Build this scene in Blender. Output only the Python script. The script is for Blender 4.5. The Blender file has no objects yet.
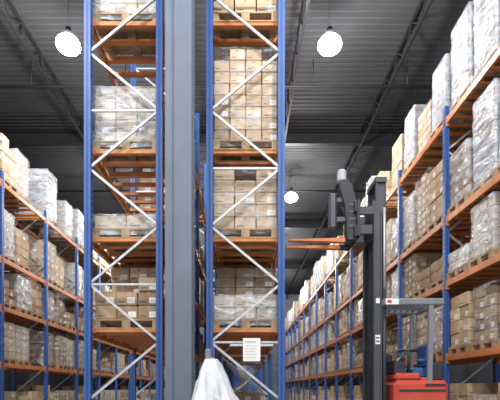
import bpy, math, random
from mathutils import Vector, noise
R = random.Random(23)
S = bpy.context.scene
S.view_settings.view_transform = 'Standard'
COL = S.collection
CH = 1.2   # camera height

# ---------------------------------------------------------------- materials
def mat(name, col, rough=0.6, metal=0.0, var=0.0, scale=8.0, col2=None, bump=0.0, rnd=None, spec=0.4):
    m = bpy.data.materials.new(name); m.use_nodes = True
    nt = m.node_tree; b = nt.nodes['Principled BSDF']
    b.inputs['Roughness'].default_value = rough
    b.inputs['Metallic'].default_value = metal
    b.inputs['Specular IOR Level'].default_value = spec
    c = (*col, 1)
    if rnd:
        if rnd == 'obj':
            n = nt.nodes.new('ShaderNodeObjectInfo'); out = n.outputs['Random']
        else:
            n = nt.nodes.new('ShaderNodeAttribute'); n.attribute_name = 'tint'; out = n.outputs['Fac']
        r = nt.nodes.new('ShaderNodeMix'); r.data_type = 'RGBA'
        r.inputs[6].default_value = c; r.inputs[7].default_value = (*col2, 1)
        nt.links.new(out, r.inputs[0]); base = r.outputs[2]
    else:
        base = None
    tc = nt.nodes.new('ShaderNodeTexCoord')
    if var > 0:
        nz = nt.nodes.new('ShaderNodeTexNoise'); nz.inputs['Scale'].default_value = scale
        nz.inputs['Detail'].default_value = 4
        nt.links.new(tc.outputs['Object'], nz.inputs['Vector'])
        mr = nt.nodes.new('ShaderNodeMapRange')
        mr.inputs['From Min'].default_value = .3; mr.inputs['From Max'].default_value = .7
        mr.inputs['To Min'].default_value = 1 - var; mr.inputs['To Max'].default_value = 1 + var
        nt.links.new(nz.outputs['Fac'], mr.inputs['Value'])
        mx = nt.nodes.new('ShaderNodeVectorMath'); mx.operation = 'SCALE'
        if base: nt.links.new(base, mx.inputs[0])
        else: mx.inputs[0].default_value = col
        nt.links.new(mr.outputs['Result'], mx.inputs['Scale'])
        nt.links.new(mx.outputs[0], b.inputs['Base Color'])
        if bump > 0:
            bp = nt.nodes.new('ShaderNodeBump'); bp.inputs['Strength'].default_value = bump
            bp.inputs['Distance'].default_value = .02
            nt.links.new(nz.outputs['Fac'], bp.inputs['Height']); nt.links.new(bp.outputs[0], b.inputs['Normal'])
    elif base: nt.links.new(base, b.inputs['Base Color'])
    else: b.inputs['Base Color'].default_value = c
    return m

def emis(name, col, st):
    m = bpy.data.materials.new(name); m.use_nodes = True
    b = m.node_tree.nodes['Principled BSDF']
    b.inputs['Base Color'].default_value = (*col, 1)
    b.inputs['Emission Color'].default_value = (*col, 1); b.inputs['Emission Strength'].default_value = st
    return m

def film(name, lo, hi, col, a=.48, bb=.72):
    m = bpy.data.materials.new(name); m.use_nodes = True
    nt = m.node_tree; b = nt.nodes['Principled BSDF']; out = nt.nodes['Material Output']
    b.inputs['Base Color'].default_value = (*col, 1); b.inputs['Roughness'].default_value = .18
    b.inputs['Specular IOR Level'].default_value = .9
    tc = nt.nodes.new('ShaderNodeTexCoord'); mp = nt.nodes.new('ShaderNodeMapping')
    mp.inputs['Scale'].default_value = (2.6, 2.6, 7); mp.inputs['Rotation'].default_value = (.5, .4, 0)
    nt.links.new(tc.outputs['Object'], mp.inputs[0])
    oi = nt.nodes.new('ShaderNodeObjectInfo'); ml = nt.nodes.new('ShaderNodeMath'); ml.operation = 'MULTIPLY'; ml.inputs[1].default_value = 37
    nt.links.new(oi.outputs['Random'], ml.inputs[0])
    nz = nt.nodes.new('ShaderNodeTexNoise'); nz.noise_dimensions = '4D'; nz.inputs['Scale'].default_value = 1.3; nz.inputs['Detail'].default_value = 5
    nz.inputs['Distortion'].default_value = .7
    nt.links.new(ml.outputs[0], nz.inputs['W'])
    nt.links.new(mp.outputs[0], nz.inputs['Vector'])
    mr = nt.nodes.new('ShaderNodeMapRange'); mr.inputs['From Min'].default_value = a; mr.inputs['From Max'].default_value = bb
    mr.inputs['To Min'].default_value = lo; mr.inputs['To Max'].default_value = hi
    nt.links.new(nz.outputs['Fac'], mr.inputs['Value'])
    bp = nt.nodes.new('ShaderNodeBump'); bp.inputs['Strength'].default_value = 1; bp.inputs['Distance'].default_value = .09
    nt.links.new(nz.outputs['Fac'], bp.inputs['Height']); nt.links.new(bp.outputs[0], b.inputs['Normal'])
    tr = nt.nodes.new('ShaderNodeBsdfTransparent'); mx = nt.nodes.new('ShaderNodeMixShader')
    nt.links.new(mr.outputs['Result'], mx.inputs[0]); nt.links.new(tr.outputs[0], mx.inputs[1]); nt.links.new(b.outputs[0], mx.inputs[2])
    nt.links.new(mx.outputs[0], out.inputs['Surface'])
    return m

M = {}
M['blue'] = mat('blue_paint', (.035, .11, .36), .4, var=.15, scale=5)
M['blued'] = mat('blue_groove_shade', (.02, .06, .22), .5, var=.1)  # darker copy of the blue, paints a groove's shade on the flat post
M['orange'] = mat('orange_paint', (.58, .20, .06), .45, var=.15, scale=5)
M['galv'] = mat('galvanised_steel', (.52, .54, .57), .45, .3, var=.15, scale=12)
M['hole_shade'] = mat('punched_hole_shade', (.01, .015, .03), .9)  # near-black plates paint the shade inside the posts' punched holes
M['wood'] = mat('pallet_wood', (.36, .25, .155), .85, var=.3, scale=6)
M['tan'] = mat('carton_tan', (.42, .295, .18), .85, rnd='attr', col2=(.60, .465, .32), var=.1)
M['tan_o'] = mat('carton_tan_single', (.42, .295, .18), .85, rnd='obj', col2=(.60, .465, .32), var=.1)
M['pale'] = mat('carton_pale', (.48, .385, .28), .85, rnd='attr', col2=(.62, .54, .43), var=.1)
M['pale_o'] = mat('carton_pale_single', (.48, .385, .28), .85, rnd='obj', col2=(.62, .54, .43), var=.1)
M['brown'] = mat('carton_brown', (.28, .185, .11), .85, rnd='attr', col2=(.44, .32, .205), var=.1)
M['brown_o'] = mat('carton_brown_single', (.28, .185, .11), .85, rnd='obj', col2=(.44, .32, .205), var=.1)
M['tape'] = mat('packing_tape', (.36, .27, .18), .35)
M['label'] = mat('paper_label', (.85, .85, .84), .6)
M['ink'] = mat('ink', (.03, .03, .04), .7)
M['inkg'] = mat('grey_ink', (.35, .36, .38), .7)
M['film'] = film('stretch_film', .06, .46, (.64, .67, .72), .48, .72)
M['filmw'] = film('dense_stretch_film', .16, .76, (.60, .63, .69), .42, .66)
M['filmd'] = film('cloudy_stretch_film', .45, .92, (.55, .59, .66), .40, .62)
M['farwrap'] = mat('wrapped_carton', (.32, .28, .245), .5, rnd='attr', col2=(.55, .53, .52), var=.3, scale=3)
M['colgrey'] = mat('column_paint', (.135, .165, .22), .5, var=.08, scale=3)
M['deck'] = mat('roof_deck_metal', (.042, .042, .047), .7, .0, var=.2, scale=.5)
M['steel'] = mat('truss_steel', (.014, .014, .016), .6, .1, var=.1)
M['floor'] = mat('concrete', (.32, .315, .30), .4, var=.12, scale=1.5)
M['wall'] = mat('wall_panel', (.18, .19, .21), .7, var=.06, scale=1)
M['lens'] = emis('lamp_lens', (.93, .97, 1), 60)
M['mast'] = mat('mast_steel', (.08, .085, .097), .4, .3, var=.1)
M['black'] = mat('black_plastic', (.03, .032, .038), .5)
M['red'] = mat('red_paint', (.55, .075, .045), .4, var=.08)
M['lgrey'] = mat('light_grey_paint', (.42, .44, .47), .45, var=.06)
M['mgrey'] = mat('mid_grey_paint', (.20, .215, .24), .45, var=.06)
M['rubber'] = mat('rubber', (.03, .03, .03), .8)
M['bluew'] = mat('blue_cloth', (.04, .14, .36), .8, var=.1)
M['sheet'] = mat('white_plastic_sheet', (.74, .76, .80), .3, var=.05, scale=5)
M['redink'] = mat('red_ink', (.6, .03, .03), .5)

# ---------------------------------------------------------------- mesh builder
class MB:
    def __init__(s): s.v = []; s.f = []; s.m = []; s.t = []; s.sm = []
    def quadbox(s, x0, x1, y0, y1, z0, z1, m=0, t=.5):
        n = len(s.v)
        s.v += [(x0,y0,z0),(x1,y0,z0),(x1,y1,z0),(x0,y1,z0),(x0,y0,z1),(x1,y0,z1),(x1,y1,z1),(x0,y1,z1)]
        for q in ((0,3,2,1),(4,5,6,7),(0,1,5,4),(1,2,6,5),(2,3,7,6),(3,0,4,7)):
            s.f.append([n+i for i in q]); s.m.append(m); s.t.append(t); s.sm.append(False)
        return s
    def box(s, c, d, m=0, t=.5):
        return s.quadbox(c[0]-d[0]/2, c[0]+d[0]/2, c[1]-d[1]/2, c[1]+d[1]/2, c[2]-d[2]/2, c[2]+d[2]/2, m, t)
    def cbox(s, x0, x1, y0, y1, z0, z1, b=.006, m=0, t=.5):   # chamfered box
        n = len(s.v); P = {}
        for ix, x in enumerate((x0, x1)):
            for iy, y in enumerate((y0, y1)):
                for iz, z in enumerate((z0, z1)):
                    sx = b*(1-2*ix); sy = b*(1-2*iy); sz = b*(1-2*iz)
                    for a, (dx, dy, dz) in enumerate(((0, sy, sz), (sx, 0, sz), (sx, sy, 0))):
                        P[ix, iy, iz, a] = len(s.v); s.v.append((x+dx, y+dy, z+dz))
        F = []
        for ax in range(3):
            for sd in (0, 1):
                o = [i for i in range(3) if i != ax]
                q = []
                for (u, w) in ((0,0),(1,0),(1,1),(0,1)):
                    k = [0,0,0]; k[ax] = sd; k[o[0]] = u; k[o[1]] = w
                    q.append(P[k[0], k[1], k[2], ax])
                if (sd == 0) != (ax == 1): q = q[::-1]
                F.append(q)
        for ax in range(3):  # edges along ax
            o = [i for i in range(3) if i != ax]
            for u in (0,1):
                for w in (0,1):
                    k0=[0,0,0];k1=[0,0,0];k0[o[0]]=k1[o[0]]=u;k0[o[1]]=k1[o[1]]=w;k1[ax]=1
                    F.append([P[(*k0,o[0])],P[(*k1,o[0])],P[(*k1,o[1])],P[(*k0,o[1])]])
        for ix in (0,1):
            for iy in (0,1):
                for iz in (0,1): F.append([P[ix,iy,iz,0],P[ix,iy,iz,1],P[ix,iy,iz,2]])
        for q in F: s.f.append(q); s.m.append(m); s.t.append(t); s.sm.append(False)
        return s
    def bar(s, p, q, w, h, m=0, up=(0,0,1), t=.5):
        p = Vector(p); q = Vector(q); d = (q-p).normalized(); u = Vector(up)
        if abs(d.dot(u)) > .95: u = Vector((0,1,0))
        a = d.cross(u).normalized(); b = a.cross(d).normalized(); n = len(s.v)
        for e in (p, q):
            for (i, j) in ((-1,-1),(1,-1),(1,1),(-1,1)): s.v.append(tuple(e + a*i*w/2 + b*j*h/2))
        for f in ((0,3,2,1),(4,5,6,7),(0,1,5,4),(1,2,6,5),(2,3,7,6),(3,0,4,7)):
            s.f.append([n+i for i in f]); s.m.append(m); s.t.append(t); s.sm.append(False)
        return s
    def rev(s, prof, c=(0,0,0), n=20, axis='z', m=0, smooth=True):
        b = len(s.v)
        for (r, z) in prof:
            for i in range(n):
                a = 2*math.pi*i/n; x = r*math.cos(a); y = r*math.sin(a)
                P = (x, y, z) if axis == 'z' else ((z, x, y) if axis == 'x' else (x, z, y))
                s.v.append((P[0]+c[0], P[1]+c[1], P[2]+c[2]))
        for k in range(len(prof)-1):
            for i in range(n):
                j = (i+1) % n
                s.f.append([b+k*n+i, b+k*n+j, b+(k+1)*n+j, b+(k+1)*n+i]); s.m.append(m); s.t.append(.5); s.sm.append(smooth)
        return s
    def cyl(s, p, q, r, m=0, n=10):
        p = Vector(p); q = Vector(q); d = (q-p).normalized(); u = Vector((0,0,1))
        if abs(d.z) > .95: u = Vector((0,1,0))
        a = d.cross(u).normalized(); b = a.cross(d); k = len(s.v)
        for e in (p, q):
            for i in range(n):
                w = 2*math.pi*i/n; s.v.append(tuple(e + a*r*math.cos(w) + b*r*math.sin(w)))
        for i in range(n):
            j = (i+1) % n; s.f.append([k+i, k+j, k+n+j, k+n+i]); s.m.append(m); s.t.append(.5); s.sm.append(True)
        s.f.append([k+i for i in range(n)][::-1]); s.m.append(m); s.t.append(.5); s.sm.append(False)
        s.f.append([k+n+i for i in range(n)]); s.m.append(m); s.t.append(.5); s.sm.append(False)
        return s
    def mesh(s, name, mats, fix=False):
        me = bpy.data.meshes.new(name); me.from_pydata(s.v, [], s.f)
        for x in mats: me.materials.append(M[x])
        me.polygons.foreach_set('material_index', s.m); me.polygons.foreach_set('use_smooth', s.sm)
        at = me.attributes.new('tint', 'FLOAT', 'FACE'); at.data.foreach_set('value', s.t)
        if fix:
            import bmesh
            bm = bmesh.new(); bm.from_mesh(me); bmesh.ops.recalc_face_normals(bm, faces=bm.faces); bm.to_mesh(me); bm.free()
        me.update(); return me

def ob(name, data, parent=None, loc=(0,0,0), **kw):
    o = bpy.data.objects.new(name, data); o.location = loc
    if parent: o.parent = parent
    for k, v in kw.items(): o[k] = v
    COL.objects.link(o); return o
def top(name, data, loc, label, cat, **kw):
    return ob(name, data, None, loc, label=label, category=cat, **kw)

# ---------------------------------------------------------------- layout
Y0 = 6.3; BL = 2.6
LV = [CH+.65, CH+2.1, CH+3.35, CH+5.3]
LVC = [CH+.84, CH+2.13, CH+3.38, CH+5.2]
NB = 15

# building shell
XL, XR, YB, YF, ZC = -13.5, 12.5, -9, 47, 11.0
mb = MB(); mb.quadbox(XL, XR, YB, YF, -.2, 0); ob('floor', mb.mesh('floor', ['floor']), kind='structure')
mb = MB(); y = YB
prof = []
while y < YF:
    prof += [(y, ZC), (y+.10, ZC), (y+.13, ZC-.016), (y+.18, ZC-.016)]; y += .21
for i, (yy, zz) in enumerate(prof): mb.v += [(XL, yy, zz), (XR, yy, zz)]
for i in range(len(prof)-1):
    mb.f.append([2*i, 2*i+1, 2*i+3, 2*i+2]); mb.m.append(0); mb.t.append(.5); mb.sm.append(False)
ob('ceiling', mb.mesh('ceiling', ['deck']), kind='structure')
mb = MB(); mb.quadbox(XL-.2, XL, YB, YF, 0, ZC); ob('wall_left', mb.mesh('wall', ['wall']), kind='structure')
mb = MB(); mb.quadbox(XR, XR+.2, YB, YF, 0, ZC); ob('wall_right', mb.mesh('wall', ['wall']), kind='structure')
mb = MB(); mb.quadbox(XL, XR, YF, YF+.2, 0, ZC)
for k in range(26): mb.quadbox(XL+k, XL+k+.06, YF-.04, YF, 0, ZC)
ob('wall_back', mb.mesh('wall', ['wall']), kind='structure')

# roof trusses along the aisles
def truss(p, q, depth, step, w=.09, s_=.05):
    mb = MB(); p = Vector(p); q = Vector(q); L = (q-p).length; d = (q-p)/L; dn = Vector((0,0,-depth))
    mb.bar(p, q, w, .06); mb.bar(p+dn, q+dn, w, .06); k = 0; s = 0
    while s < L-.01:
        e = min(s+step, L)
        a = p+d*s + (dn if k % 2 else Vector()); b = p+d*e + (Vector() if k % 2 else dn)
        mb.bar(a, b, s_, s_); s = e; k += 1
    return mb
tm = truss((0,0,0), (0, YF-YB-.2, 0), .50, .55, .07, .032).mesh('roof_truss', ['steel'])
for x in (-9.6, -5.9, -2.2, 1.55, 4.5, 8.6):
    top('roof_truss', tm, (x, YB+.1, ZC-.05), 'dark steel open-web roof truss running along the aisle', 'roof truss', group='roof trusses')
gb = MB(); L = XR-XL-.2
gb.quadbox(0,L,-.09,.09,-.02,.02); gb.quadbox(0,L,-.012,.012,-.42,-.02); gb.quadbox(0,L,-.09,.09,-.46,-.42)
gm = gb.mesh('roof_girder', ['steel'])
for y in (8.2, 17.2, 26.2, 35.2):
    top('roof_girder', gm, (XL+.1, y, ZC-.04), 'dark steel girder spanning across under the roof deck', 'roof girder', group='roof girders')
pm = MB().cyl((0,0,0), (XR-XL-.2,0,0), .045)
for k in range(9): pm.cyl((1.5+k*2.8,0,.04),(1.5+k*2.8,0,.82),.012)
pm = pm.mesh('sprinkler_pipe', ['steel'])
for y in (10.1, 13.4, 20.5, 23.6):
    top('sprinkler_pipe', pm, (XL+.1, y, ZC-.83), 'dark sprinkler pipe hung below the roof deck', 'pipe', group='sprinkler pipes')

# lamps
cap = MB().rev([(.05,.30),(.12,.29),(.15,.22),(.17,.18),(.17,.16),(.001,.16)], n=28).mesh('lamp_cap', ['lgrey'])
lens = MB().rev([(.16,.16),(.24,.11),(.285,.03),(.29,-.03),(.26,-.09),(.19,-.14),(.1,-.165),(.001,-.17)], n=28).mesh('lamp_globe', ['lens'])
housing = MB().cyl((0,0,.28), (0,0,.42), .07).mesh('housing', ['steel'])
LZ = CH+8.5
rod = MB().cyl((0,0,.42), (0,0,ZC-LZ-.02), .007).mesh('hanging_rod', ['deck'])
for x in (-4.33, 2.15):
    for i, y in enumerate((-5.5, 2.6, 11.15, 20.1, 29, 38)):  # first two per row are out of view, added to light the foreground
        e = top('high_bay_lamp', None, (x, y, LZ), 'glowing round high-bay warehouse lamp hanging from the roof', 'ceiling lamp', group='high bay lamps')
        for nm, d in (('lamp_cap', cap), ('lamp_globe', lens), ('housing', housing), ('hanging_rod', rod)): ob(nm, d, e)
        ld = bpy.data.lights.new('lamp_light', 'POINT'); ld.energy = 1250 if i < 2 else 820; ld.shadow_soft_size = .28; ld.color = (1, .985, .965)
        ob('lamp_light', ld, e, (0, 0, -.5))

# ---------------------------------------------------------------- racks
D = 1.09
def post_mesh(H):
    mb = MB()
    mb.quadbox(-.045,-.038,-.05,.05,.012,H); mb.quadbox(.038,.045,-.05,.05,.012,H)
    mb.quadbox(-.038,.038,-.05,-.043,.012,H)
    mb.quadbox(-.014,.014,-.052,-.05,.03,H,1)
    mb.quadbox(-.038,-.02,.043,.05,.012,H); mb.quadbox(.02,.038,.043,.05,.012,H)
    z = .15
    while z < H-.05:
        for sx in (-1,1):
            mb.quadbox(sx*.0455-.0008, sx*.0455+.0008, -.03,-.014, z, z+.035, 2)
            mb.quadbox(sx*.0455-.0008, sx*.0455+.0008, .014,.03, z, z+.035, 2)
        z += .09
    mb.quadbox(-.08,.08,-.08,.08,0,.012)
    return mb.mesh('post', ['blue','blued','hole_shade'])
PITCH = .81
def brace_pts(H):
    pts = []; z = .25; k = 0
    while z + .78 < H:
        pts.append((z, z+PITCH-.05, k % 2)); z += PITCH; k += 1
    return pts
def frame_simple(H):
    mb = MB()
    for s in (-1,1):
        mb.box((s*(D/2-.045),0,H/2),(.09,.1,H),0)
    for (a,b,k) in brace_pts(H):
        x = D/2-.06
        mb.bar((-x if k else x,0,a),(x if k else -x,0,b),.04,.035,1,up=(0,1,0))
    return mb.mesh('upright_frame', ['blue','galv'])
beam_mesh = MB()
beam_mesh.quadbox(-.025,.025,.05,BL-.05,-.11,0)
beam_mesh.quadbox(-.031,.031,.045,.10,-.17,.03); beam_mesh.quadbox(-.031,.031,BL-.10,BL-.045,-.17,.03)
beam_mesh.quadbox(-.0265,.0265,.1,BL-.1,-.075,-.035)
BM = beam_mesh.mesh('beam', ['orange'])
sb = MB(); sb.quadbox(-D/2+.115, D/2-.115, -.035,.035,-.045,0); sb.quadbox(-D/2+.08,-D/2+.115,-.045,.045,-.06,0); sb.quadbox(D/2-.115,D/2-.08,-.045,.045,-.06,0)
SB = sb.mesh('support_bar', ['orange'])

def rack(xc, H, label, b0, nnear, supports, phase=0, lv=LV):
    e = top('pallet_rack', None, (xc, Y0+b0*BL, 0), label, 'pallet rack')
    pm = post_mesh(H); fs = frame_simple(H)
    bms = []; hz = []
    for k,(a,b,s) in enumerate(brace_pts(H)):
        x = D/2-.085; s = (s+phase) % 2
        bb = MB(); bb.bar((-x if s else x,0,a),(x if s else -x,0,b),.032,.028,0,up=(0,1,0))
        bms.append(bb.mesh('brace',['galv']))
        if k % 3 == (1 if phase else 2): hz.append(b+.02)
    hb = MB(); x = D/2-.09
    hb.bar((-x,0,0),(x,0,0),.03,.028); hbm = hb.mesh('brace',['galv'])
    for i in range(b0, NB+1):
        ly = (i-b0)*BL
        if i-b0 < nnear:
            f = ob('upright_frame', None, e, (0, ly, 0))
            for sx in (-1,1): ob('post', pm, f, (sx*(D/2-.045),0,0))
            for m_ in bms: ob('brace', m_, f)
            for z in hz: ob('brace', hbm, f, (0,0,z))
            ob('brace', hbm, f, (0,0,.18)); ob('brace', hbm, f, (0,0,H-.08))
        else:
            ob('upright_frame', fs, e, (0, ly, 0))
    far = MB()
    for i in range(b0, NB):
        ly = (i-b0)*BL
        for z in lv:
            for sx in (-1,1):
                if i-b0 < 9: ob('beam', BM, e, (sx*(D/2-.045), ly, z))
                else:
                    cx = sx*(D/2-.045); far.quadbox(cx-.025,cx+.025,ly+.05,ly+BL-.05,z-.11,z)
            if i-b0 < supports:
                for k in (.13,.44,.82,1.14,1.51,1.84,2.2,2.47): ob('support_bar', SB, e, (0, ly+k, z))
    ob('beam', far.mesh('beam',['orange']), e, kind='stuff')
    return e
XLr, XCl, XCr, XRr = -6.13-D/2, -1.665, .035, 3.97+D/2
rack(XLr, 6.75, 'long blue and orange steel pallet rack filled with wrapped cartons', 0, 5, 3)
rack(XCl, 8.2, 'tall blue and orange pallet rack end beside grey column, sparsely loaded', 0, 3, 3, 0, LVC)
rack(XCr, 8.2, 'tall blue and orange pallet rack holding stacked cartons', 0, 3, 3, 1, LVC)
rack(XRr, 6.75, 'long blue and orange steel pallet rack beside the reach truck', 0, 5, 3)

# ---------------------------------------------------------------- pallet loads
PW, PD, PH = .98, .78, .14      # X depth, Y width, height
pb = MB()
for i in range(7):
    w = .1; y = -PD/2 + i*(PD-w)/6
    pb.quadbox(-PW/2, PW/2, y, y+w, PH-.022, PH)
for i in range(3):
    y = -PD/2 + i*(PD-.1)/2
    pb.quadbox(-PW/2, PW/2, y, y+.1, 0, .02)
    for j in range(3):
        x = -PW/2 + j*(PW-.12)/2; pb.quadbox(x, x+.12, y, y+.1, .02, PH-.044)
for j in range(3):
    x = -PW/2 + j*(PW-.12)/2; pb.quadbox(x, x+.12, -PD/2, PD/2, PH-.044, PH-.022)
PAL = pb.mesh('pallet', ['wood'])

def carton_geo(mb, x0,x1,y0,y1,z0,z1, t, lab, bev=False):
    if bev: mb.cbox(x0,x1,y0,y1,z0,z1,.010,0,t)
    else: mb.quadbox(x0,x1,y0,y1,z0,z1,0,t)
    ym = (y0+y1)/2; xm = (x0+x1)/2; h = z1-z0
    e = .0015
    mb.quadbox(xm-.02,xm+.02,y0-e,y1+e,z1-h*.25,z1+e,1)
    mb.quadbox(x0-e,x1+e,ym-.02,ym+.02,z1-h*.25,z1+e,1)
    mb.quadbox(x0+(xm-x0)*.2,xm-.03,y0-e,y1+e,z0+h*.22,z0+h*.27,3)
    mb.quadbox(x0-e,x1+e,ym+.04,y1-(y1-ym)*.2,z0+h*.22,z0+h*.27,3)
    if lab:
        lw, lh = min(.12,(x1-x0)*.36), min(.08,h*.42)
        xx = x0+(x1-x0)*.72; zz = z0+h*.36
        mb.quadbox(xx-lw/2,xx+lw/2,y0-e,y1+e,zz-lh/2,zz+lh/2,2)
        yy = y0+(y1-y0)*.28
        mb.quadbox(x0-e,x1+e,yy-lw/2,yy+lw/2,zz-lh/2,zz+lh/2,2)
        e = .0025
        for q in (-.25, .0, .25):
            mb.quadbox(xx-lw*.38,xx+lw*.3,y0-e,y1+e,zz+q*lh-.003,zz+q*lh+.003,4)
            mb.quadbox(x0-e,x1+e,yy-lw*.38,yy+lw*.3,zz+q*lh-.003,zz+q*lh+.003,4)

def film_mesh(h, w, d, seed, mname, lean=0):
    mb = MB(); n = 56; rows = max(5, int(h/.06)); hw, hd = w/2+.014, d/2+.014
    ring = []
    per = 2*(2*hw+2*hd)
    for i in range(n):
        s = per*i/n
        if s < 2*hw: p = (-hw+s, -hd)
        elif s < 2*hw+2*hd: p = (hw, -hd+s-2*hw)
        elif s < 4*hw+2*hd: p = (hw-(s-2*hw-2*hd), hd)
        else: p = (-hw, hd-(s-4*hw-2*hd))
        ring.append(p)
    for k in range(rows+1):
        z = PH*.35 + (h+PH*.65+.012-0)*k/rows
        for (x,y) in ring:
            g = .5+noise.noise(Vector((x*3+seed, y*3, z*5)))+.25*noise.noise(Vector((x*9+seed, y*9, z*12)))
            f = 1 + .032*max(0,g)
            if k == rows: f *= .985
            mb.v.append((x*f, y*f+lean*z, z + .012*noise.noise(Vector((x*6, y*6+seed, 3)))))
    for k in range(rows):
        for i in range(n):
            j = (i+1)%n
            mb.f.append([k*n+i,k*n+j,(k+1)*n+j,(k+1)*n+i]); mb.m.append(0); mb.t.append(.5); mb.sm.append(True)
    b = len(mb.v)
    for (x,y) in ring:
        mb.v.append((x*.80, y*.80+lean*h, h+PH+.016+.01*noise.noise(Vector((x*5+seed,y*5,1)))))
    for i in range(n):
        j=(i+1)%n; mb.f.append([rows*n+i,rows*n+j,b+j,b+i]); mb.m.append(0); mb.t.append(.5); mb.sm.append(True)
    return mb.mesh('stretch_film', [mname])

CM = ['tape','label','ink','inkg']
VAR = []
def variant(nx, ny, nz, ch, color, filmtype, seed, ragged=0, fp=(.92,.72), lean=0):
    rr = random.Random(seed); w, d = fp
    cs = []
    for k in range(nz):
        for i in range(nx):
            for j in range(ny):
                if k == nz-1 and ragged and rr.random() < ragged: continue
                g = .006
                ox, oy = rr.uniform(-.012,.012), rr.uniform(-.012,.012)
                if filmtype: ox *= .45; oy *= .45
                oy += lean*(PH+k*ch)
                cs.append((-w/2+i*w/nx+g+ox, -w/2+(i+1)*w/nx-g+ox, -d/2+j*d/ny+g+oy, -d/2+(j+1)*d/ny-g+oy, PH+k*ch+.001, PH+(k+1)*ch-.005, rr.random()))
    st = MB()
    for c in cs: carton_geo(st, *c[:6], c[6], rr.random() < .55)
    c = cs[0]
    sx, sy, sz = c[1]-c[0], c[3]-c[2], c[5]-c[4]
    ones = []
    for lab in (True, False):
        one = MB(); carton_geo(one, -sx/2, sx/2, -sy/2, sy/2, 0, sz, .5, lab, True)
        ones.append(one.mesh('carton', [color+'_o']+CM))
    V = dict(cs=cs, h=nz*ch+PH, color=color, stack=st.mesh('carton_stack', [color]+CM), ones=ones,
        film=film_mesh(nz*ch, w, d, seed*3.1, filmtype, lean) if filmtype else None, ft=filmtype)
    VAR.append(V); return len(VAR)-1
v_tall_f  = variant(3,2,6,.20,'tan','film',1)
v_tall_w  = variant(3,2,5,.24,'pale','filmw',2,0,(.88,.66),.025)
v_mid_t   = variant(3,2,4,.24,'tan',None,3,.35)
v_mid_p   = variant(3,2,5,.19,'pale','film',4)
v_mid_b   = variant(3,3,6,.16,'brown','film',5,.2)
v_low_w   = variant(3,2,2,.17,'pale','filmw',6)
v_low_b   = variant(3,2,2,.22,'brown',None,7)
v_xt      = variant(4,3,8,.165,'tan','film',8,.2)
v_xw      = variant(2,1,3,.50,'brown','filmd',9,0,(.90,.66),.01)
v_flat    = variant(2,2,1,.2,'pale','filmw',10)
v_mid_w   = variant(3,3,5,.18,'pale','filmw',11,0,(.88,.68),-.03)
v_mid_t2  = variant(3,2,5,.19,'tan','film',12,.25)
v_nar_t   = variant(3,2,4,.21,'tan',None,13,.5,(.86,.66))
v_nar_b   = variant(3,2,5,.19,'brown','film',14,.3,(.88,.64))
v_low_t   = variant(3,2,3,.2,'brown',None,15,.3)
v_mid_f   = variant(3,3,5,.175,'tan','film',16,.15)
v_wrap    = variant(3,2,5,.2,'brown','filmw',17,.2,(.88,.66),.02)
v_tan_n   = variant(3,2,5,.23,'tan',None,18,.2)
v_short   = variant(3,2,5,.155,'pale','filmw',19,0)
v_block   = variant(2,1,3,.42,'brown','filmd',20,0,(.88,.62),-.02)
DESC = {'tan':'tan','pale':'pale grey-beige','brown':'brown'}

def load(x, y, z, vi, near, rot=0):
    V = VAR[vi]
    lab = 'wooden pallet stacked with %s cartons%s' % (DESC[V['color']], {None:', unwrapped','film':' in clear stretch film','filmw':' wrapped in whitish film','filmd':' under cloudy grey film'}[V['ft']])
    e = top('pallet_load', None, (x, y, z), lab, 'pallet of boxes', group='pallet loads on the racks')
    e.rotation_euler[2] = rot
    ob('pallet', PAL, e)
    if near:
        for c in V['cs']:
            ob('carton', V['ones'][0 if R.random() < .5 else 1], e, ((c[0]+c[1])/2, (c[2]+c[3])/2, c[4]))
    else: ob('carton_stack', V['stack'], e)
    if V['film']: ob('stretch_film', V['film'], e)
    return e

far = MB(); FC = {'tan':0,'pale':1,'brown':2}
def farload(x, y, z, vi):
    V = VAR[vi]
    far.quadbox(x-PW/2,x+PW/2,y-PD/2,y+PD/2,z+.1,z+PH,3)
    for k in (-1,0,1): far.quadbox(x-PW/2,x+PW/2,y+k*.34-.05,y+k*.34+.05,z,z+.1,3)
    for c in V['cs']: far.quadbox(x+c[0],x+c[1],y+c[2],y+c[3],z+c[4],z+c[5],4 if V['ft'] in ('filmw','filmd') else FC[V['color']],c[6])

SL = [.48, 1.30, 2.12]
def fill(xc, b0, b1, nind, choose, nearmax, side, lv=LV):
    for i in range(b0, b1):
        for li, z in enumerate([0]+lv):
            for k, s in enumerate(SL):
                vi = choose(i, li, k)
                if vi is None: continue
                y = Y0+i*BL+s+R.uniform(-.012,.012)
                x = xc+R.uniform(-.04,.05)*side
                if i < nind: load(x, y, z+.0005, vi, y < nearmax and li > 0, R.uniform(-.02,.02))
                else: farload(x, y, z+.0005, vi)
def ch_side(i, li, k):
    if R.random() < .11: return None
    if li == 0: return R.choice([v_mid_p, v_mid_t, v_tan_n, v_mid_b, v_nar_t])
    if li == 1: return R.choice([v_mid_p, v_mid_t, v_mid_b, v_mid_t2, v_mid_w, v_nar_b, v_nar_t, v_low_t, v_wrap, v_low_b])
    if li == 2: return R.choice([v_mid_t, v_wrap, v_mid_b, v_mid_w, v_mid_t2, v_low_b, v_nar_b, v_low_t, v_short])
    if li == 3: return R.choice([v_tall_w, v_tall_f, v_xt, v_wrap, v_tan_n, v_mid_t, v_nar_b])
    if i >= 5: return R.choice([v_xw, v_block, v_xt, v_tall_w, v_tan_n])
    return R.choice([v_tall_w, v_tall_f, v_mid_p, v_tan_n, v_wrap, v_nar_t, v_low_t, v_block])
def ch_left(i, li, k):
    if li == 4 and i in (1,2,3):
        return {1:[v_tan_n, v_tan_n, v_tan_n], 2:[v_tan_n, v_tall_w, None], 3:[v_xw, None, v_tall_w]}[i][k]
    return ch_side(i, li, k)
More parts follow.
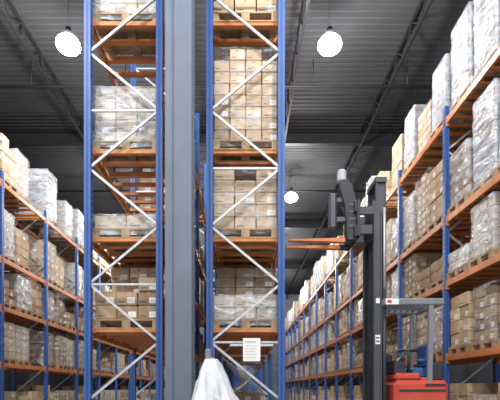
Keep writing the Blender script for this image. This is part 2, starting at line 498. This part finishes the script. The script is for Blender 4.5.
def ch_right(i, li, k):
    if li == 4 and i <= 4:
        return [v_xw, v_xw, v_xw,  v_block, v_mid_f, v_block,  v_tan_n, None, v_mid_t,  v_block, v_mid_p, v_nar_b,  v_tall_w, v_tall_f, None][i*3+k]
    if li == 3 and i <= 2: return [v_block, v_xw, v_wrap,  v_tan_n, v_xt, v_tall_w,  v_wrap, v_tall_f, v_mid_t][i*3+k]
    if li == 2 and i <= 1: return [v_mid_w, v_mid_w, v_low_w,  v_low_b, v_low_t, v_mid_b][i*3+k]
    if li == 1 and i <= 1: return [v_mid_t, v_nar_b, v_mid_t,  v_wrap, v_mid_t2, v_mid_b][i*3+k]
    return ch_side(i, li, k)
fill(XLr, 1, NB, 8, ch_left, 14.3, -1)
fill(XRr, 0, NB, 8, ch_right, 11.6, 1)
def ch_cl(i, li, k):
    if i == 0:
        return {0:[None]*3, 1:[v_low_t, v_mid_t, v_mid_w], 2:[v_flat, v_low_w, v_low_w], 3:[v_short, None, None], 4:[v_low_w, None, None]}[li][k]
    if i == 1 and li == 4: return v_flat if k == 1 else None
    if i == 1 and li == 3: return v_tall_f if k == 0 else None
    if i == 1 and li == 2: return [v_wrap, v_low_t, None][k]
    return {0:v_mid_p,1:v_low_t,2:v_mid_w,3:v_low_t,4:v_low_w}[li] if R.random()<.5 else None
def ch_cr(i, li, k):
    if i == 0:
        return {0:[None]*3, 1:[v_low_w, v_mid_b, v_mid_t], 2:[v_mid_f, v_mid_t, v_mid_p], 3:[v_xt, v_tall_f, v_xw], 4:[v_tan_n, v_tall_f, v_xw]}[li][k]
    return R.choice([v_mid_b, v_mid_t, v_mid_p, v_tall_f]) if R.random()<.8 else None
fill(XCl, 0, 4, 2, ch_cl, 8.0, 0, LVC)
fill(XCr, 0, 4, 2, ch_cr, 8.0, 0, LVC)
top('pallet_load', far.mesh('pallet_load', ['tan','pale','brown','wood','farwrap']), (0,0,0), 'distant rows of palletised cartons filling the rack bays', 'pallets of boxes', kind='stuff')

# ---------------------------------------------------------------- structural column (H section)
cx = -.855
mb = MB(); mb.quadbox(-.175,.175,-.012,.012,.03,ZC-.12); mb.quadbox(-.175,.175,.366,.39,.03,ZC-.12); mb.quadbox(-.01,.01,.012,.366,.03,ZC-.12)
e = top('steel_column', None, (cx, 5.96, 0), 'grey-blue painted steel building column between the rack ends', 'column')
ob('shaft', mb.mesh('shaft',['colgrey']), e)
mb = MB(); mb.quadbox(-.26,.26,-.08,.46,0,.03)
for sx in (-.22,.22):
    for sy in (-.04,.42): mb.cyl((sx,sy,.03),(sx,sy,.06),.018)
ob('base_plate', mb.mesh('base_plate',['colgrey']), e)
mb = MB(); mb.quadbox(-.075,-.07,-.03,-.012,.4,ZC-.14); mb.quadbox(-.10,-.07,-.016,-.012,.4,ZC-.14)
ob('cable_channel', mb.mesh('cable_channel',['colgrey']), e)

# sign on the frame
e = top('rack_sign', None, (.12, 6.225, CH+.53), 'small white load notice sign fixed to the rack brace', 'sign')
mb = MB(); mb.quadbox(-.12,.12,-.004,.004,-.16,.16); ob('panel', mb.mesh('panel',['label']), e)
mb = MB(); mb.quadbox(-.09,.06,-.0055,-.0035,.10,.115)
for k in range(5): mb.quadbox(-.09,.08-.02*(k%3),-.0055,-.0035,.05-k*.04,.055-k*.04)
ob('printed_text', mb.mesh('printed_text',['inkg']), e)
mb = MB(); mb.quadbox(-.30,.30,.004,.02,.05,.08); ob('bracket', mb.mesh('bracket',['galv']), e)

# white plastic sheet draped over a post protector
mb = MB(); n = 24; rows = 22; H = 1.54
rs = random.Random(5)
for k in range(rows+1):
    t = k/rows; z = H*(1-t)
    r = .075+.03*min(1,t*16)+.44*min(t,.42)+.10*max(0,t-.42)
    for i in range(n):
        a = 2*math.pi*i/n
        f = 1+ (.04+.2*min(1,t*3))*(.4*math.sin(5*a+.8)+ (.45 if i%2 else -.45)+.8*noise.noise(Vector((math.cos(a)*2.2,math.sin(a)*2.2,t*6))))
        mb.v.append((r*f*math.cos(a)+.12*min(t,.5)-.03, r*f*math.sin(a), max(z+ (rs.uniform(-.015,.015) if 0<k<rows else 0),0.004)))
for k in range(rows):
    for i in range(n):
        j=(i+1)%n; mb.f.append([k*n+i,(k+1)*n+i,(k+1)*n+j,k*n+j]); mb.m.append(0); mb.t.append(.5); mb.sm.append(False)
mb.f.append(list(range(n))); mb.m.append(0); mb.t.append(.5); mb.sm.append(False)
e = top('draped_post', None, (-.345, 5.3, 0), 'white plastic sheet draped over a short post before the rack', 'plastic cover')
ob('plastic_sheet', mb.mesh('plastic_sheet',['sheet']), e)
mb = MB(); mb.cyl((-.03,0,0),(-.03,0,1.56),.028); mb.cbox(-.10,-.03,-.03,.03,1.50,1.66,.01); ob('post', mb.mesh('post',['mgrey']), e)

# ---------------------------------------------------------------- reach truck
T = top('reach_truck', None, (2.2, 6.75, 0), 'red and grey reach truck with raised dark mast in the aisle', 'forklift')
def tp(name, mb, mats, parent=None, **kw):
    off = Vector((2.2,6.75,0))
    mb.v = [tuple(Vector(v)-off) for v in mb.v]
    return ob(name, mb.mesh(name, mats, True), parent or T, **kw)
mast = ob('mast', None, T)
ya, yb = 6.38, 6.90
MZ = 4.14
for (y, sg) in ((ya,1),(yb,-1)):
    mb = MB(); mb.quadbox(1.85,1.865,y-.03,y+.05,.1,MZ-.45); mb.quadbox(1.945,1.96,y-.03,y+.05,.1,MZ-.45); mb.quadbox(1.865,1.945,y-.01 if sg>0 else y+.02,y+.005 if sg>0 else y+.035,.1,MZ-.45)
    tp('outer_rail', mb, ['mast'], mast)
    yi = y+.075*sg
    mb = MB(); mb.quadbox(1.90,1.915,yi-.03,yi+.03,.3,MZ); mb.quadbox(2.03,2.045,yi-.03,yi+.03,.3,MZ); mb.quadbox(1.915,2.03,yi-.01,yi+.005,.3,MZ)
    tp('inner_rail', mb, ['mast'], mast)
    mb = MB(); mb.cyl((2.0,y-.015,.4),(2.0,y-.015,2.6),.028,0,14); mb.cyl((2.0,y-.015,2.6),(2.0,y-.015,3.75),.016,1,12)
    tp('lift_cylinder', mb, ['black','galv'], mast)
mb = MB()
for z in (1.1, 2.2, 3.3): mb.quadbox(1.96,2.0,ya+.05,yb-.05,z,z+.12)
tp('cross_member', mb, ['mast'], mast)
mb = MB(); mb.quadbox(1.89,2.05,ya+.03,yb-.03,MZ,MZ+.07); tp('crown', mb, ['mast'], mast)
for y in (6.54,6.74):
    mb = MB()
    for k in range(46): mb.box((1.93,y,.6+k*.075),(.014,.03 if k%2 else .022,.06))
    tp('lift_chain', mb, ['black'], mast)
mb = MB(); mb.quadbox(1.87,1.94,ya-.018,ya-.011,CH+.62,CH+.75,0); mb.quadbox(1.88,1.93,ya-.021,ya-.018,CH+.65,CH+.67,1); mb.quadbox(1.88,1.93,ya-.021,ya-.018,CH+.70,CH+.72,1)
mb.quadbox(1.88,1.935,ya-.018,ya-.011,CH+1.2,CH+1.27,0)
tp('sticker', mb, ['label','ink'], mast)
# carriage with forks
car = ob('carriage', None, T)
def tc_(name, mb, mats, **kw):
    mb.v = [(v[0]+.08, v[1], v[2]) for v in mb.v]
    return tp(name, mb, mats, car, **kw)
mb = MB()
for z in (CH+2.15, CH+2.50): mb.quadbox(1.50,1.58,6.36,7.04,z,z+.16)
for y in (6.42,6.70,6.98): mb.quadbox(1.53,1.57,y-.08,y+.08,CH+2.15,CH+2.66)
tc_('carriage_plate', mb, ['black'])
# hose shroud, leaning towards the forks
mb = MB()
prof = [(1.42,CH+2.12),(1.56,CH+2.12),(1.57,CH+2.55),(1.48,CH+2.90),(1.41,CH+2.98),(1.31,CH+2.96),(1.31,CH+2.86),(1.38,CH+2.60)]
np_ = len(prof)
for y in (6.42, 6.54): mb.v += [(x, y, z) for x, z in prof]
mb.f.append(list(range(np_))); mb.f.append(list(range(np_, 2*np_))[::-1])
for i in range(np_):
    j = (i+1) % np_; mb.f.append([i, j, np_+j, np_+i])
k = len(mb.f); mb.m += [0]*k; mb.t += [.5]*k; mb.sm += [False]*k
for z in (2.3,2.4,2.5,2.6): mb.quadbox(1.43,1.54,6.412,6.42,CH+z,CH+z+.03,1)
tc_('hose_shroud', mb, ['black','mast'])
mb = MB()
for y in (6.66,6.76,6.86,6.96,7.04): mb.bar((1.54,y,CH+2.62),(1.40,y,CH+3.02),.03,.03)
for t in (.3,.65,1): mb.bar((1.54-.14*t,6.62,CH+2.62+.4*t),(1.54-.14*t,7.04,CH+2.62+.4*t),.03,.03)
tc_('load_backrest', mb, ['mast'])
for y in (6.54,6.86):
    mb = MB(); mb.quadbox(1.47,1.52,y-.05,y+.05,CH+2.13,CH+2.68,1)
    n0 = len(mb.v)
    mb.v += [(1.40,y-.05,CH+2.11),(1.40,y+.05,CH+2.11),(1.40,y+.05,CH+2.17),(1.40,y-.05,CH+2.17),(.58,y-.045,CH+2.13),(.58,y+.045,CH+2.13),(.58,y+.045,CH+2.15),(.58,y-.045,CH+2.15)]
    for q in ((0,3,2,1),(4,5,6,7),(0,1,5,4),(1,2,6,5),(2,3,7,6),(3,0,4,7)):
        mb.f.append([n0+i for i in q]); mb.m.append(0); mb.t.append(.5); mb.sm.append(False)
    mb.quadbox(1.39,1.50,y-.05,y+.05,CH+2.11,CH+2.17,1)
    tc_('fork', mb, ['orange','black'], label='orange painted fork')
mb = MB()
for y in (6.45,6.85):
    mb.cbox(1.56,1.80,y-.02,y+.02,CH+2.2,CH+2.34,.01); mb.cbox(1.56,1.80,y-.02,y+.02,CH+2.48,CH+2.60,.01)
mb.quadbox(1.775,1.82,6.44,6.88,CH+2.15,CH+2.68)
tc_('reach_linkage', mb, ['mast'])
mb = MB(); mb.cbox(1.28,1.40,6.42,6.56,CH+2.95,CH+3.14,.03,0)
tc_('camera_housing', mb, ['lgrey'], label='light grey camera housing')
mb = MB(); mb.cbox(1.15,1.27,6.44,6.54,CH+2.28,CH+2.80,.03); mb.quadbox(1.26,1.42,6.47,6.52,CH+2.40,CH+2.46); mb.quadbox(1.26,1.40,6.47,6.52,CH+2.68,CH+2.73)
tc_('side_shift_arm', mb, ['mast'])
# chassis
mb = MB(); mb.cbox(2.10,2.86,6.22,7.12,.22,1.31,.06)
mb.cbox(2.12,2.48,6.26,7.08,1.31,1.41,.03); mb.cbox(2.48,2.62,6.30,7.0,1.29,1.35,.02)
tp('chassis', mb, ['red'])
mb = MB(); mb.quadbox(2.16,2.80,6.212,6.221,1.15,1.18); mb.quadbox(2.3,2.8,6.212,6.221,.5,1.0); mb.cbox(2.52,2.80,6.215,6.25,1.22,1.26,.004)
tp('side_panel', mb, ['black'])
mb = MB(); mb.quadbox(2.12,2.28,6.30,7.00,1.41,1.58); mb.bar((2.2,6.45,1.56),(2.34,6.45,1.72),.10,.03); mb.cbox(2.14,2.26,6.8,6.98,1.58,1.71,.02)
for k in range(4): mb.cyl((2.25,6.36+k*.06,1.58),(2.27,6.36+k*.06,1.68),.012)
tp('control_console', mb, ['black'])
mb = MB(); pr=[]
for k in range(11):
    a=2*math.pi*k/10; pr.append((.13+.015*math.cos(a), .015*math.sin(a)))
mb.rev(pr,(2.40,6.52,1.74),20); mb.cyl((2.40,6.52,1.40),(2.40,6.52,1.74),.02); mb.bar((2.27,6.52,1.74),(2.53,6.52,1.74),.02,.015)
tp('steering_wheel', mb, ['black'])
mb = MB(); mb.cbox(2.46,2.76,6.50,6.92,1.34,1.50,.03); mb.cbox(2.66,2.77,6.50,6.92,1.50,1.84,.03); mb.cbox(2.50,2.66,6.46,6.50,1.58,1.62,.01)
tp('seat', mb, ['bluew'], label='blue padded seat')
mb = MB(); mb.cbox(2.62,2.80,6.28,6.44,1.31,1.56,.02); mb.cyl((2.69,6.36,1.56),(2.69,6.36,1.68),.03)
tp('battery_box', mb, ['black'])
g = ob('overhead_guard', None, T)
GZ = CH+1.19
mb = MB(); mb.cbox(1.96,2.80,6.24,6.31,GZ-.04,GZ+.06,.02); mb.cbox(1.96,2.80,7.04,7.11,GZ-.04,GZ+.06,.02); mb.cbox(1.96,2.04,6.31,7.04,GZ-.04,GZ+.06,.02); mb.cbox(2.72,2.80,6.31,7.04,GZ-.04,GZ+.06,.02)
tp('frame', mb, ['mgrey'], g)
for k in range(7):
    mb = MB(); x = 2.08+k*.092; mb.quadbox(x,x+.025,6.31,7.04,GZ,GZ+.035); tp('bar', mb, ['mgrey'], g)
for (x0,y,w_) in ((2.62,6.28,.06),(2.66,7.07,.05),(2.14,7.07,.05)):
    mb = MB(); mb.bar((x0-.02,y,1.28),(x0,y,GZ-.035),w_,.06,up=(0,1,0)); tp('pillar', mb, ['mgrey'], g)
mb = MB(); mb.quadbox(1.98,2.16,6.234,6.239,GZ-.03,GZ+.05,0); mb.quadbox(2.0,2.06,6.231,6.235,GZ-.01,GZ+.03,1)
tp('sticker', mb, ['label','redink'], g)
for y in (6.22,6.98):
    mb = MB(); mb.quadbox(.95,2.1,y,y+.12,.08,.24); tp('straddle_leg', mb, ['mast'])
    mb = MB(); mb.rev([(.001,-.04),(.11,-.04),(.12,-.03),(.12,.03),(.11,.04),(.001,.04)],(1.05,y+.06,.121),24,'y'); tp('wheel', mb, ['rubber'])
mb = MB(); mb.rev([(.001,-.07),(.16,-.07),(.17,-.06),(.17,.06),(.16,.07),(.001,.07)],(2.6,6.67,.171),24,'y'); tp('wheel', mb, ['rubber'])

# ---------------------------------------------------------------- world, camera
w = bpy.data.worlds.new('w'); S.world = w; w.use_nodes = True
w.node_tree.nodes['Background'].inputs[0].default_value = (.94,.96,1,1); w.node_tree.nodes['Background'].inputs[1].default_value = 1.1
cd = bpy.data.cameras.new('camera'); cam = bpy.data.objects.new('camera', cd); COL.objects.link(cam)
cam.location = (0,0,CH); cam.rotation_euler = (math.pi/2,0,0)
cd.sensor_width = 36; cd.lens = 36*450/500; cd.shift_x = .014; cd.shift_y = .376; cd.clip_end = 200
S.camera = cam
